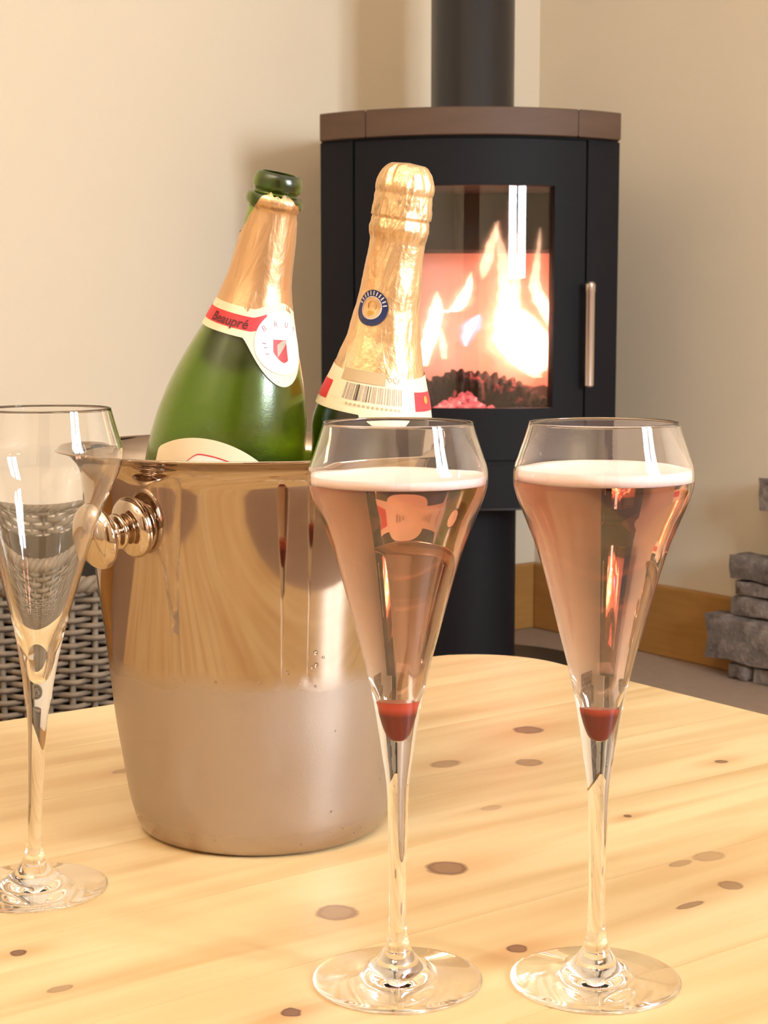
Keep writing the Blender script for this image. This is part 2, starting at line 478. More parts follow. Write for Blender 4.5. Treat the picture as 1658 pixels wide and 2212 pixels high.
# ------------------------------------------------------------------ coffee table
TC = Vector((0.0917, 1.379, 0))
UD, VD = Vector((-0.806, -0.592, 0)), Vector((0.592, -0.806, 0))
TU, TV, TR, TT = 1.0, 0.78, 0.085, 0.028
table = thing('coffee_table', 'knotty pine coffee table with rounded corner holding the bucket and flutes', 'table',
              TC + VD * (TV / 2) + UD * (TU / 2), math.atan2(-0.806, 0.592))
def pine():
    m = NT('knotty_pine')
    co = m.coord(obj=table)
    sep = m.n('ShaderNodeSeparateXYZ', {0: co})
    X, Y = sep.outputs[0], sep.outputs[1]
    oi = m.n('ShaderNodeObjectInfo').outputs['Random']
    inv = table.matrix_basis.inverted()
    # px, py, radius (m), squeeze across, darkness, kind
    knots = [(1140, 1577, .0098, 1, .75), (1143, 1647, .0085, 1, .55), (965, 1875, .0105, 1, .70), (727, 1971, .0100, 1, .55),
             (1118, 2049, .0050, 1, .75), (40, 2059, .0036, 1, .85), (628, 2187, .0040, 1, .85), (1575, 1912, .0060, 1, .55),
             (962, 1650, .0105, 1.4, .45), (1558, 1645, .0040, 1, .75), (1530, 1850, .0100, 1.5, .35), (1355, 1763, .0026, 1, .8),
             (270, 1665, .0085, 2, .40), (130, 2136, .0060, 2, .45), (1470, 1865, .0080, 2.2, .40), (1490, 1955, .0085, 3, .60),
             (1060, 1745, .0070, 1.8, .30), (1265, 1470, .0070, 2, .25)]
    wob = m.noise(co, 130.0, 2.0)
    wob = m.math('MULTIPLY', m.math('SUBTRACT', wob, 0.5), 0.0045)
    field = None
    dark = None
    halo = None
    for (px, py, r, sq, dk) in knots:
        k = inv @ onz(px, py, TABLE)
        dx = m.math('MULTIPLY', m.math('SUBTRACT', X, k.x), sq)
        dy = m.math('SUBTRACT', Y, k.y)
        d2 = m.math('ADD', m.math('MULTIPLY', dx, dx), m.math('MULTIPLY', dy, dy))
        d = m.math('ADD', m.math('SQRT', d2), wob)
        t = m.n('ShaderNodeMapRange', {0: d, 1: r * 0.80, 2: r * 1.10, 3: dk, 4: 0.0}).outputs[0]
        ring = m.n('ShaderNodeMapRange', {0: m.math('ABSOLUTE', m.math('SUBTRACT', d, r * 0.9)), 1: 0.0, 2: r * 0.22, 3: dk * 0.45, 4: 0.0}).outputs[0]
        t = m.math('ADD', m.math('MULTIPLY', t, 0.95), ring)
        dark = t if dark is None else m.math('MAXIMUM', dark, t)
        # grain bends around the knot, drawn out along the board
        dl = m.math('MULTIPLY', dy, 0.42)
        e = m.math('ADD', m.math('MULTIPLY', dx, dx), m.math('MULTIPLY', dl, dl))
        e = m.math('POWER', 2.718, m.math('MULTIPLY', e, -1.0 / (2 * (r * 1.5) ** 2)))
        halo = m.math('MULTIPLY', e, dk) if halo is None else m.math('MAXIMUM', halo, m.math('MULTIPLY', e, dk))
        s_ = 0.85 * r * (1 if (px * 7 + py) % 2 else -1)
        field = m.math('MULTIPLY', e, s_) if field is None else m.math('MULTIPLY_ADD', e, s_, field)
    gx = m.math('ADD', m.math('ADD', X, field), m.math('MULTIPLY', oi, 3.0))
    cv = m.n('ShaderNodeCombineXYZ', {0: gx, 1: m.math('MULTIPLY', Y, 0.075), 2: m.math('MULTIPLY', oi, 9.0)}).outputs[0]
    g1 = m.noise(cv, 42.0, 2.0, 0.5, dist=0.5)
    g2 = m.noise(cv, 240.0, 3.0, 0.6)
    g3 = m.noise(cv, 14.0, 2.0, 0.5)
    a = m.n('ShaderNodeMapRange', {0: g1, 1: 0.40, 2: 0.70}).outputs[0]
    base = m.mix(a, (0.63, 0.500, 0.278), (0.475, 0.315, 0.142))
    base = m.mix(m.math('MULTIPLY', m.n('ShaderNodeMapRange', {0: g3, 1: 0.45, 2: 0.70}).outputs[0], 0.5), base, (0.54, 0.375, 0.180))
    base = m.mix(m.math('MULTIPLY', g2, 0.22), base, (0.52, 0.335, 0.155))
    base = m.mix(m.math('MULTIPLY', m.math('SUBTRACT', oi, 0.3), 0.22, clamp=True), base, (0.60, 0.42, 0.22))
    base = m.mix(m.math('MULTIPLY', halo, 0.70), base, (0.42, 0.19, 0.06))
    col = m.mix(m.math('MINIMUM', dark, 0.92), base, (0.095, 0.030, 0.015))
    m.p(Base_Color=col, Roughness=m.math('MULTIPLY_ADD', g2, 0.10, 0.33), Normal=m.bump(g2, 0.03, 0.001), Specular_IOR_Level=0.4)
    return m.m
M['pine'] = pine()
def edge_in(v):                                  # how far the rounded corner eats in from each end at this v
    a = min(v, TV - v)
    return TR - math.sqrt(max(0.0, TR * TR - (TR - a) ** 2)) if a < TR else 0.0
NB = 8
for i in range(NB):
    v0, v1 = TV * i / NB, TV * (i + 1) / NB
    g = 0.00012
    a0, a1 = v0 + (g if i else 0), v1 - (g if i < NB - 1 else 0)
    vs = [a0 + (a1 - a0) * k / 16 for k in range(17)]
    out = [(v - TV / 2, -(edge_in(v) - TU / 2)) for v in vs] + [(v - TV / 2, -(TU - edge_in(v) - TU / 2)) for v in reversed(vs)]
    bm = bmesh.new()
    lo, hi = [], []
    prof = [(0.004, -TT), (0.0, -TT + 0.004), (0.0, -0.006), (0.0012, -0.002), (0.0045, 0.0)]
    cx, cyy = (a0 + a1) / 2 - TV / 2, 0.0
    def inset(x, y, d):                          # only the outer rim of the tabletop is rounded over
        v = x + TV / 2
        sx = sy = 0.0
        if min(v, TV - v) < TR and abs(abs(y) - (TU / 2 - edge_in(v))) < 1e-6:
            ccx = TR - TV / 2 if v < TV / 2 else TV / 2 - TR
            ccy = (TU / 2 - TR) * (1 if y > 0 else -1)
            n = Vector((x - ccx, y - ccy)).normalized()
            sx, sy = n.x, n.y
        else:
            sy = 1.0 if y > 0 else -1.0
        return x - sx * d, y - sy * d
    rings = []
    for d, z in prof:
        rings.append([bm.verts.new((*inset(x, y, d), TABLE + z)) for x, y in out])
    for ra, rb in zip(rings, rings[1:]):
        for k in range(len(out)):
            k2 = (k + 1) % len(out)
            bm.faces.new((ra[k], ra[k2], rb[k2], rb[k]))
    bm.faces.new(rings[0][::-1])
    bm.faces.new(rings[-1])
    bmesh.ops.recalc_face_normals(bm, faces=bm.faces[:])
    obj('plank', bm, M['pine'], table, smooth=False)
for sx, sy in ((-1, -1), (1, -1), (-1, 1), (1, 1)):
    x, y = sx * (TV / 2 - 0.10), sy * (TU / 2 - 0.10)
    obj('leg', box(x - .032, x + .032, y - .032, y + .032, 0, TABLE - TT, bevel=0.005), M['table_wood'], table, smooth=False)
for sx in (-1, 1):
    x = sx * (TV / 2 - 0.10)
    obj('apron', box(x - .011, x + .011, -TU / 2 + .132, TU / 2 - .132, TABLE - TT - .08, TABLE - TT), M['table_wood'], table, smooth=False)
    y = sx * (TU / 2 - 0.10)
    obj('apron', box(-TV / 2 + .132, TV / 2 - .132, y - .011, y + .011, TABLE - TT - .08, TABLE - TT), M['table_wood'], table, smooth=False)

# ------------------------------------------------------------------ champagne flutes
OUT = [(0.0001, 0.0012), (0.010, 0.0011), (0.018, 0.0008), (0.0260, 0.0004), (0.0335, 0.0001), (0.0351, 0.0001), (0.0356, 0.0004), (0.0357, 0.0008), (0.0354, 0.0012), (0.0335, 0.0018), (0.028, 0.0028),
       (0.020, 0.0043), (0.0140, 0.0056), (0.0108, 0.0074), (0.0082, 0.0103), (0.0058, 0.0138), (0.0044, 0.0184), (0.0037, 0.0231), (0.0035, 0.0335),
       (0.0036, 0.0477), (0.0040, 0.0619), (0.0045, 0.0807), (0.0054, 0.0902), (0.0064, 0.0961), (0.0074, 0.1035), (0.0089, 0.1129), (0.0103, 0.1209),
       (0.0131, 0.1338), (0.0173, 0.1496), (0.0218, 0.1667), (0.0266, 0.1832), (0.0304, 0.1931), (0.0343, 0.2027), (0.0362, 0.2090), (0.0365, 0.2130),
       (0.0362, 0.2165), (0.0349, 0.2205), (0.0322, 0.2284), (0.0303, 0.2346)]
INN = [(0.0297, 0.2346), (0.0314, 0.2284), (0.0341, 0.2203), (0.0354, 0.2165), (0.0357, 0.2130), (0.0354, 0.2090), (0.0335, 0.2027), (0.0296, 0.1931),
       (0.0256, 0.1832), (0.0205, 0.1667), (0.0156, 0.1496), (0.0108, 0.1338), (0.0060, 0.1209), (0.0050, 0.1150), (0.0038, 0.1090), (0.0024, 0.1050), (0.0001, 0.1034)]
def interp(prof, z):
    p = sorted(prof, key=lambda q: q[1])
    for (r0, z0), (r1, z1) in zip(p, p[1:]):
        if z0 <= z <= z1:
            return r0 + (r1 - r0) * (z - z0) / max(z1 - z0, 1e-9)
    return p[-1][0]
INNS = refine(INN, 4)
def flute(x, y, label, fill=None, syr=None, lean=None):
    prof = [(0, 0.0012)] + refine(OUT, 4)[1:] + [(0.03022, 0.23485), (0.03012, 0.23503), (0.0300, 0.2351), (0.02988, 0.23503), (0.02978, 0.23485)] + INNS[:-1] + [(0, 0.1037)]
    fn = (lambda c: Vector((c.x + lean[0] * max(0.0, c.z - 0.006), c.y + lean[1] * max(0.0, c.z - 0.006), c.z))) if lean else None
    o = obj('champagne_flute', lathe(prof, 96, fn=fn), M['glass'])
    tag(o, label, 'glass', 'champagne flutes on the pine table')
    o.location = (x, y, TABLE + 0.0001)
    if fill:
        z0, z1 = syr - 0.0004, fill[0]
        e = 0.00012
        pr = [(0, z0), (interp(INNS, z0) + e, z0)] + [(r + e, z) for r, z in reversed(INNS) if z0 < z < z1] + [(interp(INNS, z1) + e, z1), (0, z1)]
        obj('sparkling_wine', lathe(pr, 96), M['wine'], o, sharp=50, label='clear rose sparkling wine')
        z0, z1 = fill[0] + 0.00005, fill[1]
        e = -0.0001
        m_ = (z0 + z1) / 2
        pr = [(0, z0), (interp(INNS, z0) + e, z0), (interp(INNS, m_) + e, m_), (interp(INNS, z1) + e, z1), (interp(INNS, z1) - 0.0025, z1 - 0.0007), (0.012, z1 - 0.0009), (0, z1 - 0.0009)]
        obj('foam', lathe(pr, 96), M['foam'], o, label='pale pink froth')
        z1 = syr
        pr = [(0, 0.1038)] + [(r + 0.0001, z) for r, z in reversed(INNS) if 0.1038 < z < z1] + [(interp(INNS, z1) + 0.0001, z1), (0, z1)]
        obj('raspberry_syrup', lathe(pr, 64), M['syrup'], o, sharp=50, label='dark red syrup at the bottom')
    return o
flute(0.0057, 0.6641, 'filled rose champagne flute in front of the bucket, the left of the two full ones', (0.2103, 0.2138), 0.1207)
flute(0.0889, 0.6641, 'filled rose champagne flute standing alone on the right of the table', (0.2116, 0.2164), 0.1178)
flute(-0.1712, 0.7770, 'empty clear champagne flute beside the knob of the steel bucket', lean=(0.058, -0.042))

# ------------------------------------------------------------------ ice bucket
BX, BY = -0.0669, 0.888
bucket = thing('ice_bucket', 'polished stainless steel ice bucket with knob handles, misted below the waist', 'ice bucket', (BX, BY, TABLE))
BP = [(0.0, 0.0012), (0.060, 0.0010), (0.0645, 0.0004), (0.0672, 0.0018), (0.0690, 0.0045), (0.0706, 0.0095), (0.0731, 0.0200), (0.0765, 0.0430), (0.0795, 0.0652), (0.0823, 0.0964),
      (0.0868, 0.1376), (0.0900, 0.1700), (0.0922, 0.1900), (0.0938, 0.1985), (0.0985, 0.2040), (0.1040, 0.2066), (0.1060, 0.2073), (0.1064, 0.2080), (0.1058, 0.2087), (0.1035, 0.2078)]
BI = [(0.0980, 0.2052), (0.0930, 0.1993), (0.0914, 0.1900), (0.0892, 0.1700), (0.0860, 0.1376), (0.0815, 0.0964), (0.0757, 0.0430), (0.0723, 0.0200), (0.0690, 0.0080), (0.0640, 0.0035), (0, 0.0030)]
def lean_b(c):
    return Vector((c.x - 0.014 * c.z, c.y, c.z))
obj('shell', lathe(BP[:2] + refine(BP[2:], 3) + refine(BI[:-1], 3) + [BI[-1]], 128, fn=lean_b), M['steel'], bucket, sharp=60)
for s in (1, -1):
    base = Vector((-0.640 * s, -0.768 * s, 0))
    d = Vector((-0.760 * s, -0.650 * s, -0.17)).normalized()    # the handles droop a little
    rw = 0.0895
    rot = d.to_track_quat('Z', 'Y').to_matrix().to_4x4()
    Mx = Matrix.Translation(Vector((-0.014 * 0.17, 0, 0.1725)) + base * rw - d * 0.0025) @ rot
    h = obj('handle', lathe(refine([(0, 0), (0.0145, 0), (0.0157, 0.0016), (0.0157, 0.0036), (0.0135, 0.0062), (0.0095, 0.0076), (0.0068, 0.0082), (0.0064, 0.0092), (0.0086, 0.0100), (0.0092, 0.0112), (0.0084, 0.0124), (0.0060, 0.0132),
                                    (0.0056, 0.0160), (0.0064, 0.0180)], 3) + [(0, 0.0180)], 48, Mx), M['steel_plain'], bucket)
    obj('knob', lathe(refine([(0.0001, 0.0172), (0.0065, 0.0175), (0.0130, 0.0190), (0.0160, 0.0216), (0.0162, 0.0236), (0.0140, 0.0272), (0.0080, 0.0298), (0.0001, 0.0306)], 4), 48, Mx), M['steel_plain'], h)
# beads of water on the misted part
bm = bmesh.new()
rb = random.Random(5)
spots = [(0.42, 0.110, 0.0013), (0.425, 0.1035, 0.0013), (0.40, 0.1025, 0.0010), (0.245, 0.1005, 0.0012), (0.47, 0.1070, 0.0009)]
for k in range(95):
    spots.append((rb.uniform(-0.75, 1.15), rb.uniform(0.006, 0.098), rb.choice([0.0003, 0.0004, 0.0005, 0.0007])))
for ph, z, r in spots:
    rr = interp(BP[3:16], z)
    c = Vector((rr * math.sin(ph) - 0.014 * z, -rr * math.cos(ph), z))
    n = Vector((math.sin(ph), -math.cos(ph), 0))
    rot = n.to_track_quat('Z', 'Y').to_matrix().to_4x4()
    add_lathe(bm, [(r, -0.0001), (r * 0.86, r * 0.32), (r * 0.5, r * 0.55), (0, r * 0.62)], 8, Matrix.Translation(c) @ rot @ Matrix.Diagonal((1, 1 if r > .0008 else 1.5, 1, 1)))
obj('condensation', bm, M['bead'], bucket, kind='stuff')

# ------------------------------------------------------------------ bottles
def bottle_root(name, label, top, D, length):
    D = Vector(D).normalized()
    Z = -D
    Yv = Vector((0, 1, 0))
    Yv = (Yv - Z * Yv.dot(Z)).normalized()
    X = Yv.cross(Z)
    o = thing(name, label, 'bottle')
    base = Vector(top) + D * length
    mw = Matrix(((X.x, Yv.x, Z.x, base.x), (X.y, Yv.y, Z.y, base.y), (X.z, Yv.z, Z.z, base.z), (0, 0, 0, 1)))
    o.matrix_basis = mw
    return o
class Skin:
    """surface of a bottle: prof gives radius by distance s from the top"""
    def __init__(s, prof, length):
        s.p = prof
        s.L = length
    def r(s, d):
        p = s.p
        if d <= p[0][0]:
            return p[0][1]
        for (a, ra), (b, rb_) in zip(p, p[1:]):
            if a <= d <= b:
                return ra + (rb_ - ra) * (d - a) / max(b - a, 1e-9)
        return p[-1][1]
    def at(s, ph, d, off):
        r = s.r(d) + off
        return Vector((r * math.sin(ph), -r * math.cos(ph), s.L - d))
    def patch(s, name, ph0, ph1, top, bot, off, mat, parent, n=48, m=10, thick=0.0, label=None, wob=None, closed=False):
        """sheet between two edge curves top(phi), bot(phi) given as distance from the bottle top"""
        bm = bmesh.new()
        g = []
        for i in range(n + 1):
            ph = ph0 + (ph1 - ph0) * i / n
            t, b = top(ph), bot(ph)
            col = []
            for j in range(m + 1):
                d = t + (b - t) * j / m
                o_ = off + (wob(ph, d) if wob else 0.0)
                col.append(bm.verts.new(s.at(ph, d, o_)))
            g.append(col)
        for i in range(n):
            for j in range(m):
                bm.faces.new((g[i][j], g[i][j + 1], g[i + 1][j + 1], g[i + 1][j]))
        bmesh.ops.recalc_face_normals(bm, faces=bm.faces[:])
        o = obj(name, bm, mat, parent, label=label)
        return o
    def flat(s, name, polys, off, mat, parent, label=None):
        """polys: list of (verts [(phi, d)], faces)"""
        bm = bmesh.new()
        for vs, fs in polys:
            bv = [bm.verts.new(s.at(ph, d, off)) for ph, d in vs]
            for f in fs:
                try:
                    bm.faces.new([bv[k] for k in f])
                except ValueError:
                    pass
        return obj(name, bm, mat, parent, smooth=False, label=label)
    def quad(s, ph0, ph1, d0, d1, slant=0.0):
        return ([(ph0, d0), (ph1, d0 + slant), (ph1, d1 + slant), (ph0, d1)], [(0, 1, 2, 3)])
    def ring(s, ph, d, ra, rb_, sx, n=40, a0=0.0, a1=2 * math.pi):
        vs = []
        for i in range(n + 1):
            a = a0 + (a1 - a0) * i / n
            for r in (ra, rb_):
                vs.append((ph + sx * r * math.sin(a), d - r * math.cos(a)))
        return (vs, [(2 * i, 2 * i + 1, 2 * i + 3, 2 * i + 2) for i in range(n)])

def text_polys(txt, ph, d, size, per_rad, rot=0.0, shear=0.0, bold=0.0):
    """letters as flat polygons on the skin: ph, d = centre of the word; per_rad = surface metres per radian"""
    cu = bpy.data.curves.new('lettering', 'FONT')
    cu.body = txt
    cu.size = size
    cu.align_x = 'CENTER'
    cu.align_y = 'CENTER'
    cu.shear = shear
    cu.offset = bold
    cu.resolution_u = 3
    to = bpy.data.objects.new('lettering', cu)
    COL.objects.link(to)
    dg = bpy.context.evaluated_depsgraph_get()
    me = bpy.data.meshes.new_from_object(to.evaluated_get(dg))
    vs = []
    c, s = math.cos(rot), math.sin(rot)
    for v in me.vertices:
        x, y = v.co.x * c - v.co.y * s, v.co.x * s + v.co.y * c
        vs.append((ph + x / per_rad, d - y))
    fs = [tuple(p.vertices) for p in me.polygons]
    bpy.data.objects.remove(to)
    bpy.data.meshes.remove(me)
    bpy.data.curves.remove(cu)
    return (vs, fs)

def glass_body(name, sp, L, mat, parent, mouth=True, thick=0.0026):
    sp = [p for p in sp]
    outer = [(r, L - s) for s, r in sp]
    if mouth:
        inner = [(max(r - thick, 0.0088), L - s) for s, r in sp if s > 0.004 and s < L - 0.012]
        inner = [(0.0088, L - 0.0002)] + inner
        prof = [(0.0095, L)] + outer + [(0, 0.0025)]
        prof = prof + [(0, 0.010)] + [(inner[-1][0] * 0.6, 0.0095)] + inner[::-1]
        prof.append((0.0095, L))
    else:
        prof = [(0, L - sp[0][0])] + outer + [(0, 0.0025)]
    return obj(name, lathe(prof, 96), mat, parent, sharp=70)

# --- open bottle (left)
LA = 0.250
PA = [(0.0, 0.0104), (0.0010, 0.0118), (0.0030, 0.0128), (0.0055, 0.0132), (0.0078, 0.0130), (0.0090, 0.0120), (0.0100, 0.0116), (0.0108, 0.0122), (0.0118, 0.0143), (0.0136, 0.0151), (0.0158, 0.0151), (0.0175, 0.0142),
      (0.0188, 0.0131), (0.0240, 0.0133), (0.0330, 0.0142), (0.0420, 0.0150), (0.0561, 0.0166), (0.0708, 0.0203), (0.0854, 0.0252), (0.0965, 0.0297), (0.1130, 0.0354), (0.1292, 0.0396), (0.1460, 0.0419),
      (0.1580, 0.0427), (0.1750, 0.0428), (0.2350, 0.0426), (0.2440, 0.0410), (0.2490, 0.0370), (0.2500, 0.0310)]
PA = [(b, a) for a, b in refine([(r, s) for s, r in PA], 4)]
topA = aty(604, 374, 0.871)
ba = bottle_root('champagne_bottle', 'opened green champagne bottle leaning in the bucket, bare glass lip, gold foil torn back', topA, (-0.2043, 0.1362, -0.9694), LA)
SA = Skin(PA, LA)
glass_body('glass_body', PA, LA, M['bottle_a'], ba)
def sm(a, b, x):
    t = min(1.0, max(0.0, (x - a) / (b - a)))
    return t * t * (3 - 2 * t)
def crumple(amp, f1=160, f2=60, seed=0.0):
    def fn(ph, d):
        p = Vector((math.sin(ph) * 0.02 * f1, -math.cos(ph) * 0.02 * f1, d * f2 + seed))
        return amp * (0.6 * noise.noise(p) + 0.4 * abs(noise.noise(p * 2.3)))
    return fn
# lobe of the neck label sits to the right of the front
LOB = R(47)
def lobe(ph, half):
    t = (ph - LOB) / half
    return math.cos(min(1.0, abs(t)) * math.pi / 2) ** 1.3 if abs(t) < 1 else 0.0
topN = lambda ph: 0.0695 - 0.0050 * lobe(ph, R(42))
def back_lobe(ph):
    t = ((ph + R(160) + math.pi) % (2 * math.pi) - math.pi) / R(50)
    return math.sqrt(max(0.0, 1 - t * t))
botN = lambda ph: 0.0845 + 0.0215 * lobe(ph, R(50)) + 0.030 * back_lobe(ph)
foilTopA = lambda ph: 0.0108 + 0.0230 * sm(R(-8), R(-85), ph) + 0.012 * sm(R(35), R(95), ph) + 0.0008 * math.sin(ph * 9) + 0.0006 * math.sin(ph * 23 + 1)
fo = SA.patch('foil', R(-178), R(182), foilTopA, lambda ph: topN(ph) + 0.003, 0.0004, M['foil_a'], ba, 128, 40, wob=lambda ph, d: 0.0002 + crumple(0.0007, 200, 45)(ph, d))
nl = SA.patch('neck_label', R(-178), R(182), topN, botN, 0.0008, M['paper'], ba, 160, 16)
med = []
redA = SA.patch('red_band', R(-175), R(24), lambda ph: topN(ph) + 0.0042 + 0.0 * ph, lambda ph: topN(ph) + 0.0112, 0.0010, M['red'], nl, 90, 6)
SA.patch('medallion', LOB - R(36), LOB + R(36), lambda ph: 0.0838 - 0.0152 * math.sqrt(max(0, 1 - ((ph - LOB) / R(36)) ** 2)), lambda ph: 0.0838 + 0.0160 * math.sqrt(max(0, 1 - ((ph - LOB) / R(36)) ** 2)), 0.0012, M['paper_white'], nl, 40, 12, label='white round centre of the neck label')
SA.flat('lettering', [text_polys('Beaupr\u00e9', R(-27), 0.0778, 0.0068, 0.0235, shear=0.15, bold=0.00012)], 0.00125, M['dark_red'], nl, label='dark script lettering on the red band')
pol = []
for k, ch in enumerate('BRUT'):
    a = R(-48 + 32 * k)
    pol.append(text_polys(ch, LOB + 0.60 * math.sin(a), 0.0842 - 0.0092 * math.cos(a), 0.0042, 0.0245, rot=-a * 0.7))
SA.flat('letter', pol, 0.00135, M['violet'], nl, label='mauve letters in an arc')
SA.patch('crest', LOB - 0.22, LOB + 0.12, lambda ph: 0.0828, lambda ph: 0.0940 - 0.05 * abs(ph - LOB - 0.02) ** 1.6, 0.0014, M['red'], nl, 10, 3, label='small red shield')
SA.patch('crest_bar', LOB - 0.13, LOB + 0.12, lambda ph: 0.0829 + 0.016 * max(0.0, LOB + 0.02 - ph), lambda ph: 0.0915 - 0.030 * (ph - LOB + 0.13), 0.0015, M['grey_print'], nl, 8, 3)
SA.flat('flourish', [SA.quad(LOB - 0.46, LOB - 0.38, 0.0850, 0.0856), SA.quad(LOB - 0.42, LOB - 0.35, 0.0870, 0.0876), SA.quad(LOB - 0.38, LOB - 0.30, 0.0900, 0.0906)], 0.00135, M['violet'], nl)
# main label: arched top with cut corner
PHM = R(-6)
mtop = lambda ph: 0.1375 + 0.0235 * ((ph - PHM) / R(62)) ** 2 + (0.006 * sm(R(-50), R(-58), ph))
ml = SA.patch('main_label', R(-52), R(62), mtop, lambda ph: 0.225, 0.0005, M['paper'], ba, 60, 24)
SA.patch('label_field', R(-36), R(48), lambda ph: mtop(ph) + 0.0085 + 0.014 * sm(R(-14), R(-36), ph), lambda ph: 0.217, 0.0007, M['paper_white'], ml, 50, 16)
ln = lambda ph: mtop(ph) + 0.0080 + 0.014 * sm(R(-14), R(-37), ph)
SA.patch('border_line', R(-37), R(49), ln, lambda ph: ln(ph) + 0.0006, 0.0009, M['red'], ml, 60, 1)

# --- sealed bottle (right)
LB = 0.238
PB = [(0.0, 0.0090), (0.004, 0.0120), (0.0080, 0.0135), (0.0260, 0.0135), (0.0300, 0.0142), (0.0350, 0.0145), (0.0417, 0.0141), (0.0593, 0.0150), (0.0761, 0.0164), (0.0933, 0.0193), (0.1090, 0.0236),
      (0.1240, 0.0286), (0.1340, 0.0312), (0.1430, 0.0322), (0.1510, 0.0312), (0.1620, 0.0302), (0.1800, 0.0290), (0.2240, 0.0285), (0.2320, 0.0275), (0.2370, 0.0245), (0.2380, 0.0210)]
PB = [(b, a) for a, b in refine([(r, s) for s, r in PB], 4)]
bb = bottle_root('champagne_bottle', 'sealed dark champagne bottle wrapped in pale gold foil with a blue seal, in bucket', aty(883, 352, 0.879), (-0.1420, 0.0863, -0.9861), LB)
SB = Skin(PB, LB)
glass_body('glass_body', [p for p in PB if p[0] > 0.03], LB, M['bottle_b'], bb, mouth=False)
inn = [(max(r - 0.0028, 0.002), LB - s) for s, r in PB if 0.05 < s < LB - 0.008]
obj('dark_wine', lathe([(0, inn[0][1])] + inn + [(0, inn[-1][1])], 64), M['dark_wine'], bb)
FB = [(0.0, 0.0005), (0.0004, 0.0080), (0.0016, 0.0103), (0.0050, 0.0130), (0.0100, 0.0150), (0.0125, 0.0155), (0.0150, 0.0153), (0.0162, 0.0150), (0.0185, 0.0152), (0.0225, 0.0153), (0.0268, 0.0156), (0.0285, 0.0158), (0.0290, 0.0149),
      (0.0310, 0.0153), (0.0345, 0.0160), (0.0372, 0.0157), (0.0392, 0.0150), (0.0417, 0.0146), (0.0500, 0.0148), (0.0593, 0.0155), (0.0761, 0.0169), (0.0933, 0.0198), (0.1090, 0.0241), (0.1180, 0.0271)]
SF = Skin(FB, LB)
def wobB(ph, d):
    p = Vector((math.sin(ph) * 3, -math.cos(ph) * 3, d * 60))
    a = 0.0011 if 0.002 < d < 0.040 else 0.0005
    pleat = 0.5 * math.sin(ph * 7 + 3 * noise.noise(p)) + 0.3 * math.sin(ph * 13 + d * 200)
    fade = sm(0.0, 0.004, d) * (1 - 0.6 * sm(0.09, 0.118, d))
    return fade * a * (0.55 * pleat + 0.8 * noise.noise(p * 1.7) + 0.5 * abs(noise.noise(p * 4.1)))
fb = SF.patch('foil', R(-180), R(180), lambda ph: 0.0, lambda ph: 0.1180, 0.0, M['foil_b'], bb, 144, 150, wob=wobB)
topNB = lambda ph: 0.1085
LB2 = R(14)
def botNB(ph):
    t = (ph - LB2) / R(27)
    return 0.1315 + (0.0085 * math.sqrt(max(0, 1 - t * t)) if abs(t) < 1 else 0.0)
nb = SB.patch('neck_label', R(-180), R(180), lambda ph: 0.1085 + 0.003 * math.cos(ph), botNB, 0.0011, M['paper'], bb, 180, 14)
SB.patch('red_band', R(46), R(100), lambda ph: 0.1172, lambda ph: 0.1270, 0.0013, M['red'], nb, 24, 4)
SB.patch('red_band', R(-110), R(-58), lambda ph: 0.1172, lambda ph: 0.1270, 0.0013, M['red'], nb, 24, 4)
SB.flat('badge', [SB.ring(R(66), 0.1212, 0, 0.0020, 38, 16)], 0.0015, M['ochre'], nb)
SB.patch('brown_strip', R(-46), R(9), lambda ph: 0.1090, lambda ph: 0.1152, 0.0014, M['tan_print'], nb, 20, 4, label='greyish brown strip above the barcode')  # plain strip in a browner tone above the barcode
bars = []
rb = random.Random(11)
x = -36.0
k = 0
while x < 30:
    wd = rb.choice([0.8, 1.0, 1.5, 2.2])
    bars.append((SB.quad(R(x), R(x + wd), 0.1162, 0.1245), k in (4, 5, 9, 10)))
    x += wd + rb.choice([0.9, 1.2, 1.8])
    k += 1
SB.flat('barcode', [b for b, d in bars if not d], 0.0014, M['grey_print'], nb)
SB.flat('barcode', [b for b, d in bars if d], 0.0015, M['black'], nb)
SB.flat('digits', [SB.quad(R(-30 + 4.6 * k), R(-30 + 4.6 * k + 2.4), 0.1262, 0.1274) for k in range(13)], 0.0014, M['tan_print'], nb, label='row of tiny worn print under the barcode')
SB.flat('mark', [SB.ring(R(22), 0.1118, 0.0012, 0.0017, 40, 20), SB.ring(R(14), 0.1118, 0.0008, 0.0012, 40, 16)], 0.0014, M['grey_print'], nb, label='small round printed mark')
# blue seal on the neck foil
SP, SD = R(-29), 0.0765
sx = 1 / 0.0185
seal = SF.flat('seal', [SF.ring(SP, SD, 0.0060, 0.0094, sx, 48)], 0.0010, M['blue'], bb, label='round navy seal with pale lettering')
SF.flat('seal_field', [SF.ring(SP, SD, 0.0, 0.0060, sx, 40)], 0.0010, M['foil_a'], seal)
SF.flat('seal_rim', [SF.ring(SP, SD, 0.0056, 0.0061, sx, 40)], 0.0012, M['pale'], seal)
tk = []
for k in range(11):
    a = R(-75 + 15 * k)
    c = (SP + sx * 0.0077 * math.sin(a), SD - 0.0077 * math.cos(a))
    ax, ay = math.sin(a), -math.cos(a)
    tx, ty = math.cos(a), math.sin(a)
    h, wd = 0.0011, 0.00035
    tk.append(([(c[0] + sx * (ax * p * h + tx * q * wd), c[1] + ay * p * h + ty * q * wd) for p, q in ((-1, -1), (-1, 1), (1, 1), (1, -1))], [(0, 1, 2, 3)]))
SF.flat('seal_lettering', tk, 0.0013, M['pale'], seal)
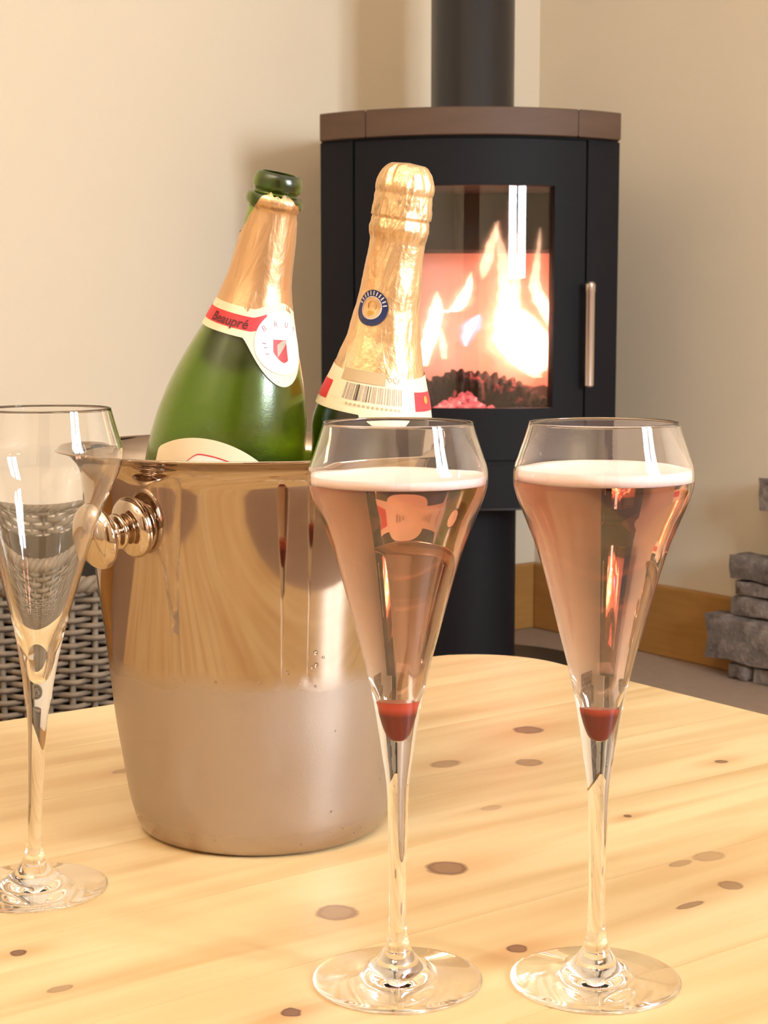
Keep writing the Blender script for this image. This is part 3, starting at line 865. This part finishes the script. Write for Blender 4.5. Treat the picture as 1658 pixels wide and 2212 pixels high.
SF.flat('seal_emblem', [SF.ring(SP - 0.03, SD + 0.0028, 0, 0.0013, sx, 12), SF.ring(SP + 0.06, SD + 0.0024, 0, 0.0010, sx, 12), SF.ring(SP, SD - 0.001, 0.0022, 0.0027, sx, 24, -2.2, 2.2)], 0.0012, M['ochre'], seal)

# ------------------------------------------------------------------ wood stove
SVX, SVY = 0.1490, 2.862                        # middle of the curved front
stove = thing('wood_stove', 'black pedestal wood stove with curved glass door, fire burning inside, brown stone top', 'stove', (SVX, SVY, 0), R(-1.5))
RA = 0.388                                      # radius of the front curve of the body
YC = RA                                         # centre of the curve, stove coordinates (front middle at y = 0)
def arc(bm, a0, a1, r0, r1, z0, z1, n=24):
    """curved slab, angles measured from straight ahead (-y)"""
    q = []
    for i in range(n + 1):
        a = a0 + (a1 - a0) * i / n
        q.append([bm.verts.new((r * math.sin(a), YC - r * math.cos(a), z)) for r, z in ((r0, z0), (r1, z0), (r1, z1), (r0, z1))])
    for i in range(n):
        for k in range(4):
            k2 = (k + 1) % 4
            bm.faces.new((q[i][k], q[i][k2], q[i + 1][k2], q[i + 1][k]))
    bm.faces.new(q[0][::-1])
    bm.faces.new(q[-1])
    bmesh.ops.recalc_face_normals(bm, faces=bm.faces[:])
ZB, ZS, ZT = 0.367, 0.446, 1.0055               # bottom of the body, seam under the door, top of the body
DA, SAx = R(31.2), R(43.0)                      # half angle of the door and of the whole front
bm = bmesh.new()
xs = RA * math.sin(SAx)
ys = YC - RA * math.cos(SAx)
YBK = 0.44
for s in (-1, 1):
    lo, hi = sorted((s * DA + s * 0.013, s * SAx))
    arc(bm, lo, hi, RA - 0.02, RA, ZB, ZT, 10)
    add_box(bm, *(sorted((s * xs, s * (xs - 0.012)))), ys, YBK, ZB, ZT)
    arc(bm, *sorted((s * (DA - 0.01), s * (DA + 0.02))), RA - 0.05, RA - 0.012, ZB, ZT, 4)
add_box(bm, -xs, xs, YBK - 0.012, YBK, ZB, ZT)
obj('casing', bm, M['stove'], stove, sharp=30)
def plan(r, sa, yb, z0, z1, bev=0.0):
    """slab with curved front and square back"""
    pts = [(r * math.sin(-sa + 2 * sa * i / 40), YC - r * math.cos(-sa + 2 * sa * i / 40)) for i in range(41)]
    pts += [(pts[-1][0], yb), (pts[0][0], yb)]
    b = bmesh.new()
    bot = [b.verts.new((x, y, z0)) for x, y in pts]
    top = [b.verts.new((x, y, z1)) for x, y in pts]
    for i in range(len(pts)):
        j = (i + 1) % len(pts)
        b.faces.new((bot[i], bot[j], top[j], top[i]))
    b.faces.new(bot[::-1])
    b.faces.new(top)
    bmesh.ops.recalc_face_normals(b, faces=b.faces[:])
    return b
obj('drawer_front', plan(RA, SAx, 0.30, ZB, ZS - 0.004), M['stove'], stove, sharp=30)
obj('seam', plan(RA - 0.006, SAx - 0.01, 0.30, ZS - 0.005, ZS + 0.004), M['seam'], stove, sharp=30)
obj('lower_lip', plan(RA + 0.003, SAx, 0.30, ZB - 0.004, ZB - 0.0002), M['pipe'], stove, sharp=30)
obj('body_cap', plan(RA - 0.004, SAx, YBK, ZT, ZT + 0.003), M['seam'], stove, sharp=30)
# door with its window
GA, GZ0, GZ1 = R(22.0), 0.5415, 0.9250
bm = bmesh.new()
for a0, a1, z0, z1, n in ((-DA, -GA, ZS + 0.005, ZT - 0.002, 8), (GA, DA, ZS + 0.005, ZT - 0.002, 8), (-GA, GA, GZ1, ZT - 0.002, 28), (-GA, GA, ZS + 0.005, GZ0, 28)):
    arc(bm, a0, a1, RA - 0.020, RA + 0.001, z0, z1, n)
bmesh.ops.remove_doubles(bm, verts=bm.verts[:], dist=0.0001)
door_s = obj('door', bm, M['stove'], stove, sharp=30)
bm = bmesh.new()
arc(bm, -GA, GA, RA - 0.013, RA - 0.009, GZ0, GZ1, 40)
obj('glass', bm, M['pane'], door_s, sharp=30)
# handle
ha = R(30.7)
hx, hy = (RA + 0.022) * math.sin(ha), YC - (RA + 0.022) * math.cos(ha)
bm = bmesh.new()
add_lathe(bm, [(0, 0.5775), (0.0066, 0.5775), (0.0089, 0.580), (0.0089, 0.742), (0.0097, 0.744), (0.0097, 0.757), (0.0065, 0.7605), (0, 0.7605)], 24, Matrix.Translation((hx, hy, 0)))
add_box(bm, hx - .004, hx + .004, hy - 0.0, hy + 0.024, 0.745, 0.753)
add_box(bm, hx - .004, hx + .004, hy - 0.0, hy + 0.024, 0.585, 0.593)
obj('handle', bm, M['chrome'], door_s, sharp=40)
# stone top in three pieces
RT = 0.400
ST = math.asin(0.2645 / RT)
def top_piece(a0, a1, x0, x1, name='top_stone'):
    pts = [(RT * math.sin(a0 + (a1 - a0) * i / 24), YC - RT * math.cos(a0 + (a1 - a0) * i / 24)) for i in range(25)]
    pts += [(x1, YBK + 0.012), (x0, YBK + 0.012)]
    b = bmesh.new()
    bot = [b.verts.new((x, y, ZT + 0.003)) for x, y in pts]
    top = [b.verts.new((x, y, ZT + 0.0495)) for x, y in pts]
    for i in range(len(pts)):
        j = (i + 1) % len(pts)
        b.faces.new((bot[i], bot[j], top[j], top[i]))
    b.faces.new(bot[::-1])
    b.faces.new(top)
    bmesh.ops.recalc_face_normals(b, faces=b.faces[:])
    bmesh.ops.bevel(b, geom=[e for e in b.edges if abs(e.verts[0].co.z - e.verts[1].co.z) < 1e-6], offset=0.0015, segments=1, affect='EDGES')
    obj(name, b, M['soapstone'], stove, sharp=30)
j0, j1 = R(-27.0), R(27.6)
g = 0.0016
top_piece(-ST, j0 - g, -RT * math.sin(ST), RT * math.sin(j0) - 0.0008)
top_piece(j0 + g, j1 - g, RT * math.sin(j0) + 0.0008, RT * math.sin(j1) - 0.0008)
top_piece(j1 + g, ST, RT * math.sin(j1) + 0.0008, RT * math.sin(ST))
# flue pipe
obj('flue_pipe', lathe([(0.0, ZT + 0.049), (0.079, ZT + 0.049), (0.079, ZT + 0.056), (0.0765, ZT + 0.060), (0.0765, HEIGHT - 0.0), (0, HEIGHT)], 64, Matrix.Translation((0.008, 0.235, 0))), M['pipe'], stove, sharp=40)
# pedestal and its foot
obj('pedestal', lathe([(0, 0.02), (0.0925, 0.02), (0.0925, ZB - 0.004), (0, ZB - 0.004)], 64, Matrix.Translation((-0.002, 0.16, 0))), M['stove'], stove, sharp=40)
obj('foot', lathe([(0, 0.008), (0.115, 0.008), (0.115, 0.018), (0.112, 0.020), (0, 0.020)], 64, Matrix.Translation((-0.002, 0.16, 0))), M['stove'], stove, sharp=40)
# firebox
FX, FY0, FY1 = 0.185, 0.075, 0.30
for nm, a in (('firebrick', (-FX, FX, FY1, FY1 + 0.025, GZ0 - 0.03, GZ1 + 0.03)),
              ('firebrick', (-FX - 0.025, -FX, FY0, FY1, GZ0 - 0.03, GZ1 + 0.03)), ('firebrick', (FX, FX + 0.025, FY0, FY1, GZ0 - 0.03, GZ1 + 0.03)),
              ('grate', (-FX, FX, FY0 - 0.03, FY1, GZ0 - 0.03, GZ0 - 0.012)), ('baffle', (-FX, FX, 0.078, FY1, GZ1 + 0.005, GZ1 + 0.02))):
    obj(nm, box(*a, bevel=0.002), M['brick'] if nm == 'firebrick' else M['soot'], stove, smooth=False)
bm = box(-FX, FX, -0.006, 0.006, 0, 0.20, M=Matrix.Translation((0, FY1 - 0.085, GZ1 - 0.105)) @ Matrix.Rotation(R(-32), 4, 'X'))
obj('baffle', bm, M['soot'], stove, smooth=False)
SW = Matrix.Translation((SVX, SVY, 0)) @ Matrix.Rotation(R(-1.5), 4, 'Z')
SWI = SW.inverted()
def fire_pt(px, py, depth):                     # point inside the firebox seen at this place of the window
    r = ray(px, py)
    o = Vector((0, 0, CAMZ))
    a, b = SWI @ o, SWI @ (o + r)
    t = (depth - a.y) / (b.y - a.y)
    return a + (b - a) * t
def log(p0, p1, r, seed, mat=None, name='log'):
    b = bmesh.new()
    n = 26
    pts = [p0.lerp(p1, i / (n - 1)) for i in range(n)]
    add_tube(b, pts, [r * (0.93 + 0.07 * math.sin(i * 1.7 + seed)) for i in range(n)], 28)
    for v in b.verts:
        q = v.co * 55 + Vector((seed, seed, 0))
        ax = (p1 - p0).normalized()
        foot = p0 + ax * (v.co - p0).dot(ax)
        d = (v.co - foot)
        if d.length > 1e-5:
            k = 1 + 0.13 * noise.noise(q) + 0.10 * (1 if math.sin(q.x * 3.2 + 2 * noise.noise(q * .5)) > 0.3 else 0) * noise.noise(q * .7 + Vector((9, 0, 0)))
            v.co = foot + d * k
    return obj(name, b, mat or M['log'], stove, smooth=True, sharp=50)
# arched front log, a rear log, bed of embers
def arch_log():
    b = bmesh.new()
    px = [(880, 880), (930, 862), (985, 842), (1040, 843), (1090, 858), (1140, 885), (1190, 925)]
    pts, rad = [], []
    P = [fire_pt(x, y + 18, 0.150) for x, y in px]
    for i in range(len(P) - 1):
        for k in range(14):
            t = k / 14
            p0, p1, p2, p3 = P[max(i - 1, 0)], P[i], P[i + 1], P[min(i + 2, len(P) - 1)]
            pts.append(0.5 * ((2 * p1) + (p2 - p0) * t + (2 * p0 - 5 * p1 + 4 * p2 - p3) * t * t + (3 * p1 - p0 - 3 * p2 + p3) * t ** 3))
            rad.append(0.047)
    add_tube(b, pts, rad, 30)
    for v in b.verts:
        c = min(pts, key=lambda p: (p - v.co).length)
        d = v.co - c
        rid = math.sin(v.co.x * 420 + 3 * noise.noise(v.co * 40))
        v.co = c + d * (1 + 0.13 * (1 if rid > 0 else -0.6) * (0.6 + noise.noise(v.co * 60)) + 0.10 * noise.noise(v.co * 28))
    obj('log', b, M['log'], stove, smooth=True, sharp=40)
arch_log()
log(fire_pt(930, 850, 0.235), fire_pt(1215, 880, 0.225), 0.036, 4.0)
bm = bmesh.new()
for i in range(46):
    px = random.gauss(1000, 34)
    c = fire_pt(px, 880, random.uniform(0.085, 0.11))
    c.z = GZ0 - 0.010 + random.uniform(0, 0.030) * math.exp(-((px - 1000) / 40) ** 2)
    g = bmesh.ops.create_icosphere(bm, subdivisions=1, radius=random.uniform(0.006, 0.013), matrix=Matrix.Translation(c))
    for v in g['verts']:
        v.co += Vector((random.uniform(-.002, .002), random.uniform(-.002, .002), random.uniform(-.002, .002)))
obj('embers', bm, M['ember'], stove, smooth=False, kind='stuff')
FIRE = {'hot': (1.0, 0.64, 0.40), 'mid': (1.0, 0.50, 0.30), 'soft': (1.0, 0.24, 0.17), 'violet': (0.72, 0.45, 1.0)}
def flame(pts, depth, tone, glow, flat=0.55, wave=0.30, halo=True):
    if halo and tone != 'soft':                  # faint wider shells imitating lens bloom around the bright tongue
        flame([(x, y, hw * 1.35 + 3) for x, y, hw in pts], depth, 'mid' if tone == 'hot' else tone, glow * 0.16, flat, wave, False)
        flame([(x, y, hw * 1.75 + 6) for x, y, hw in pts], depth + 0.002, 'mid' if tone == 'hot' else tone, glow * 0.07, flat, wave, False)
    """pts: (px, py, half width in px) from the foot up; glow = brightness through the thickest place"""
    P = [(fire_pt(x, y, depth), hw * 2.98 / F) for x, y, hw in pts]
    b = bmesh.new()
    rings = []
    seg, nn = 16, 6
    cur = []
    for i in range(len(P) - 1):
        for k in range(nn):
            t = k / nn
            q = []
            for get in (lambda j: P[j][0], lambda j: Vector((P[j][1], 0, 0))):
                p0, p1, p2, p3 = get(max(i - 1, 0)), get(i), get(i + 1), get(min(i + 2, len(P) - 1))
                q.append(0.5 * ((2 * p1) + (p2 - p0) * t + (2 * p0 - 5 * p1 + 4 * p2 - p3) * t * t + (3 * p1 - p0 - 3 * p2 + p3) * t ** 3))
            cur.append((q[0], max(q[1].x, 0.0004)))
    cur.append((P[-1][0], 0.0003))
    for c, r in cur:
        ring = []
        for k in range(seg):
            a = 2 * math.pi * k / seg
            d = Vector((math.cos(a), flat * math.sin(a), 0))
            rr = r * (1 + wave * noise.noise((c + d * r) * 75) + 0.5 * wave * noise.noise((c + d * r) * 190))
            ring.append(b.verts.new(c + d * rr + Vector((0.35 * r * wave * noise.noise(c * 60), 0, 0))))
        rings.append(ring)
    for ra, rb_ in zip(rings, rings[1:]):
        for k in range(seg):
            b.faces.new((ra[k], ra[(k + 1) % seg], rb_[(k + 1) % seg], rb_[k]))
    b.faces.new(rings[0][::-1])
    b.faces.new(rings[-1])
    bmesh.ops.recalc_face_normals(b, faces=b.faces[:])
    g = NT('flame_' + tone)
    g.t.nodes.remove(g.b)
    e = g.n('ShaderNodeEmission', {'Color': FIRE[tone], 'Strength': glow / (2 * flat * max(p[1] for p in P))})
    g.t.links.new(e.outputs[0], g.out.inputs['Volume'])
    return obj('flame', b, g.m, stove)
flame([(1160, 815, 12), (1140, 790, 34), (1120, 750, 50), (1108, 700, 44), (1095, 645, 22), (1088, 590, 15), (1082, 540, 11), (1072, 500, 6), (1068, 478, 1)], 0.170, 'hot', 3.0)
flame([(1165, 800, 14), (1170, 765, 24), (1160, 725, 26), (1142, 690, 16), (1128, 665, 3)], 0.150, 'hot', 2.2)
flame([(1112, 690, 8), (1114, 620, 10), (1112, 560, 9), (1108, 500, 7), (1104, 455, 4), (1100, 430, 1)], 0.200, 'mid', 1.2)
flame([(1198, 722, 4), (1186, 690, 14), (1168, 650, 18), (1155, 620, 14), (1158, 570, 8), (1164, 520, 5), (1166, 490, 1)], 0.165, 'hot', 1.6)
flame([(1205, 708, 4), (1196, 690, 11), (1184, 668, 10), (1176, 648, 3)], 0.140, 'hot', 3.0)
flame([(965, 672, 4), (980, 672, 13), (996, 652, 15), (1008, 628, 11), (1014, 606, 6), (1018, 585, 1)], 0.140, 'hot', 3.2)
flame([(1005, 748, 2), (1008, 728, 9), (1015, 706, 13), (1026, 690, 9), (1036, 678, 1)], 0.135, 'violet', 3.0)
flame([(915, 790, 8), (926, 740, 16), (938, 690, 18), (942, 655, 12), (944, 628, 2)], 0.150, 'hot', 2.4)
flame([(1040, 605, 2), (1046, 585, 11), (1054, 552, 13), (1066, 512, 10), (1076, 475, 2)], 0.190, 'mid', 1.3)
flame([(1196, 770, 3), (1192, 757, 9), (1186, 742, 6), (1180, 728, 1)], 0.150, 'hot', 1.8)
flame([(960, 775, 6), (957, 750, 9), (955, 725, 6), (954, 708, 1)], 0.150, 'mid', 1.2)
flame([(1120, 830, 30), (1120, 790, 60), (1110, 720, 66), (1090, 640, 40), (1080, 560, 24), (1075, 490, 3)], 0.200, 'mid', 0.40)
flame([(1060, 810, 90), (1050, 740, 120), (1060, 660, 110), (1075, 580, 70), (1085, 500, 34), (1090, 445, 3)], 0.215, 'soft', 0.12, 0.35)
flame([(930, 800, 40), (930, 720, 60), (935, 640, 40), (945, 570, 8)], 0.220, 'soft', 0.10, 0.35)
flame([(1180, 800, 30), (1180, 720, 45), (1175, 620, 30), (1170, 520, 8)], 0.220, 'soft', 0.10, 0.35)
for k, (px, py, dp, e) in enumerate(((1108, 705, 0.172, 0.27), (1122, 752, 0.172, 0.27), (1090, 655, 0.172, 0.20))):   # the light the flames give off
    l = bpy.data.lights.new('fire_light', 'POINT')
    l.energy, l.color, l.shadow_soft_size = e, (1.0, 0.16, 0.115), 0.008
    o = bpy.data.objects.new('fire_light', l)
    COL.objects.link(o)
    o.location = SW @ fire_pt(px, py, dp)

he = obj('hearth_plate', lathe([(0, 0.0), (0.268, 0.0), (0.27, 0.002), (0.27, 0.006), (0.268, 0.008), (0, 0.008)], 96), M['hearth'], sharp=40)
tag(he, 'round black hearth plate on the floor under the stove', 'hearth')
he.location = (0.170, 3.20, 0.0)

# ------------------------------------------------------------------ wicker log basket
BKX, BKY, BKH, BKR = -0.395, 1.90, 0.435, 0.235
bk = thing('wicker_basket', 'grey-brown wicker basket on the floor behind the empty flute', 'basket', (BKX, BKY, 0))
def brad(z):
    return BKR * (0.86 + 0.14 * z / BKH)
obj('lining', lathe([(0, 0.012), (brad(0) - 0.008, 0.012)] + [(brad(z) - 0.008, z) for z in (0.1, 0.2, 0.3, 0.39)] + [(brad(z) - 0.012, z) for z in (0.39, 0.2, 0.02)] + [(0, 0.02)], 64), M['wicker_dark'], bk)
NS = 60
for i in range(NS):
    a = 2 * math.pi * i / NS
    pts = [Vector((brad(z) * math.sin(a), -brad(z) * math.cos(a), z)) for z in (0.0, 0.1, 0.2, 0.3, BKH - 0.012)]
    bm = bmesh.new()
    add_tube(bm, pts, 0.0034, 6)
    obj('stake', bm, M['wicker'], bk)
NR = 62
rw = random.Random(3)
for j in range(NR):
    z = 0.008 + (BKH - 0.03) * j / (NR - 1)
    n = NS * 5
    pts = []
    for k in range(n):
        a = 2 * math.pi * k / n
        r = brad(z) + 0.0052 * math.cos(a * NS / 2 + (math.pi if j % 2 else 0))
        pts.append(Vector((r * math.sin(a), -r * math.cos(a), z + 0.0012 * noise.noise(Vector((math.sin(a) * 5, math.cos(a) * 5, j * 1.3))))))
    bm = bmesh.new()
    add_tube(bm, pts, 0.0031, 5, closed=True)
    obj('strand', bm, M['wicker'], bk)
bm = bmesh.new()
n = 240
for s in range(3):
    pts = []
    for k in range(n):
        a = 2 * math.pi * k / n
        q = a * 40 + s * 2 * math.pi / 3
        r = brad(BKH) + 0.0055 * math.cos(q)
        pts.append(Vector((r * math.sin(a), -r * math.cos(a), BKH - 0.012 + 0.0055 * math.sin(q))))
    add_tube(bm, pts, 0.0048, 6, closed=True)
obj('rim', bm, M['wicker'], bk)

# ------------------------------------------------------------------ dry stone pier by the right wall
pier = thing('stone_pier', 'rough pier of stacked grey stones standing against the wall right of the stove', 'stone pier', C0, AROOM)
def stone(p0, p1, q0, q1, z0, z1, seed):
    bm = bmesh.new()
    add_box(bm, p0, p1, -q1, -q0, z0, z1)
    bmesh.ops.subdivide_edges(bm, edges=bm.edges[:], cuts=3, use_grid_fill=True)
    c = Vector(((p0 + p1) / 2, -(q0 + q1) / 2, (z0 + z1) / 2))
    for v in bm.verts:
        n = noise.noise_vector(v.co * 19 + Vector((seed * 3.1, 0, 0)))
        n2 = noise.noise_vector(v.co * 60 + Vector((0, seed * 2.3, 0)))
        v.co += n * 0.006 + n2 * 0.003
        d = v.co - c
        rx = abs(d.x) / ((p1 - p0) / 2)
        rz = abs(d.z) / ((z1 - z0) / 2)
        ry = abs(d.y) / ((q1 - q0) / 2)
        if (rx > .9) + (rz > .9) + (ry > .9) >= 2:
            v.co -= d.normalized() * 0.006
        v.co.z = max(v.co.z, 0.001)
        v.co.y = min(v.co.y, -0.021)
    return obj('stone', bm, M['stone'], pier, smooth=True, sharp=45)
rs = random.Random(21)
rows = [(0.0, 0.032, 0.632, 0.050), (0.033, 0.124, 0.586, 0.066), (0.127, 0.166, 0.640, 0.052), (0.168, 0.196, 0.650, 0.058), (0.198, 0.247, 0.640, 0.060), (0.249, 0.286, 0.760, 0.060), (0.288, 0.334, 0.745, 0.058),
        (0.336, 0.398, 0.714, 0.066)]
for i, (z0, z1, ps, q) in enumerate(rows):
    p = ps
    while p < 1.25:
        L = rs.uniform(0.10, 0.24) if i not in (1,) else rs.uniform(0.2, 0.28)
        if i == 0 and p == ps:
            L = 0.062
        e = min(p + L, 1.28)
        stone(p + 0.002, e - 0.002, 0.021, 0.021 + q * rs.uniform(0.85, 1.05), z0, z1, rs.random() * 50)
        p = e
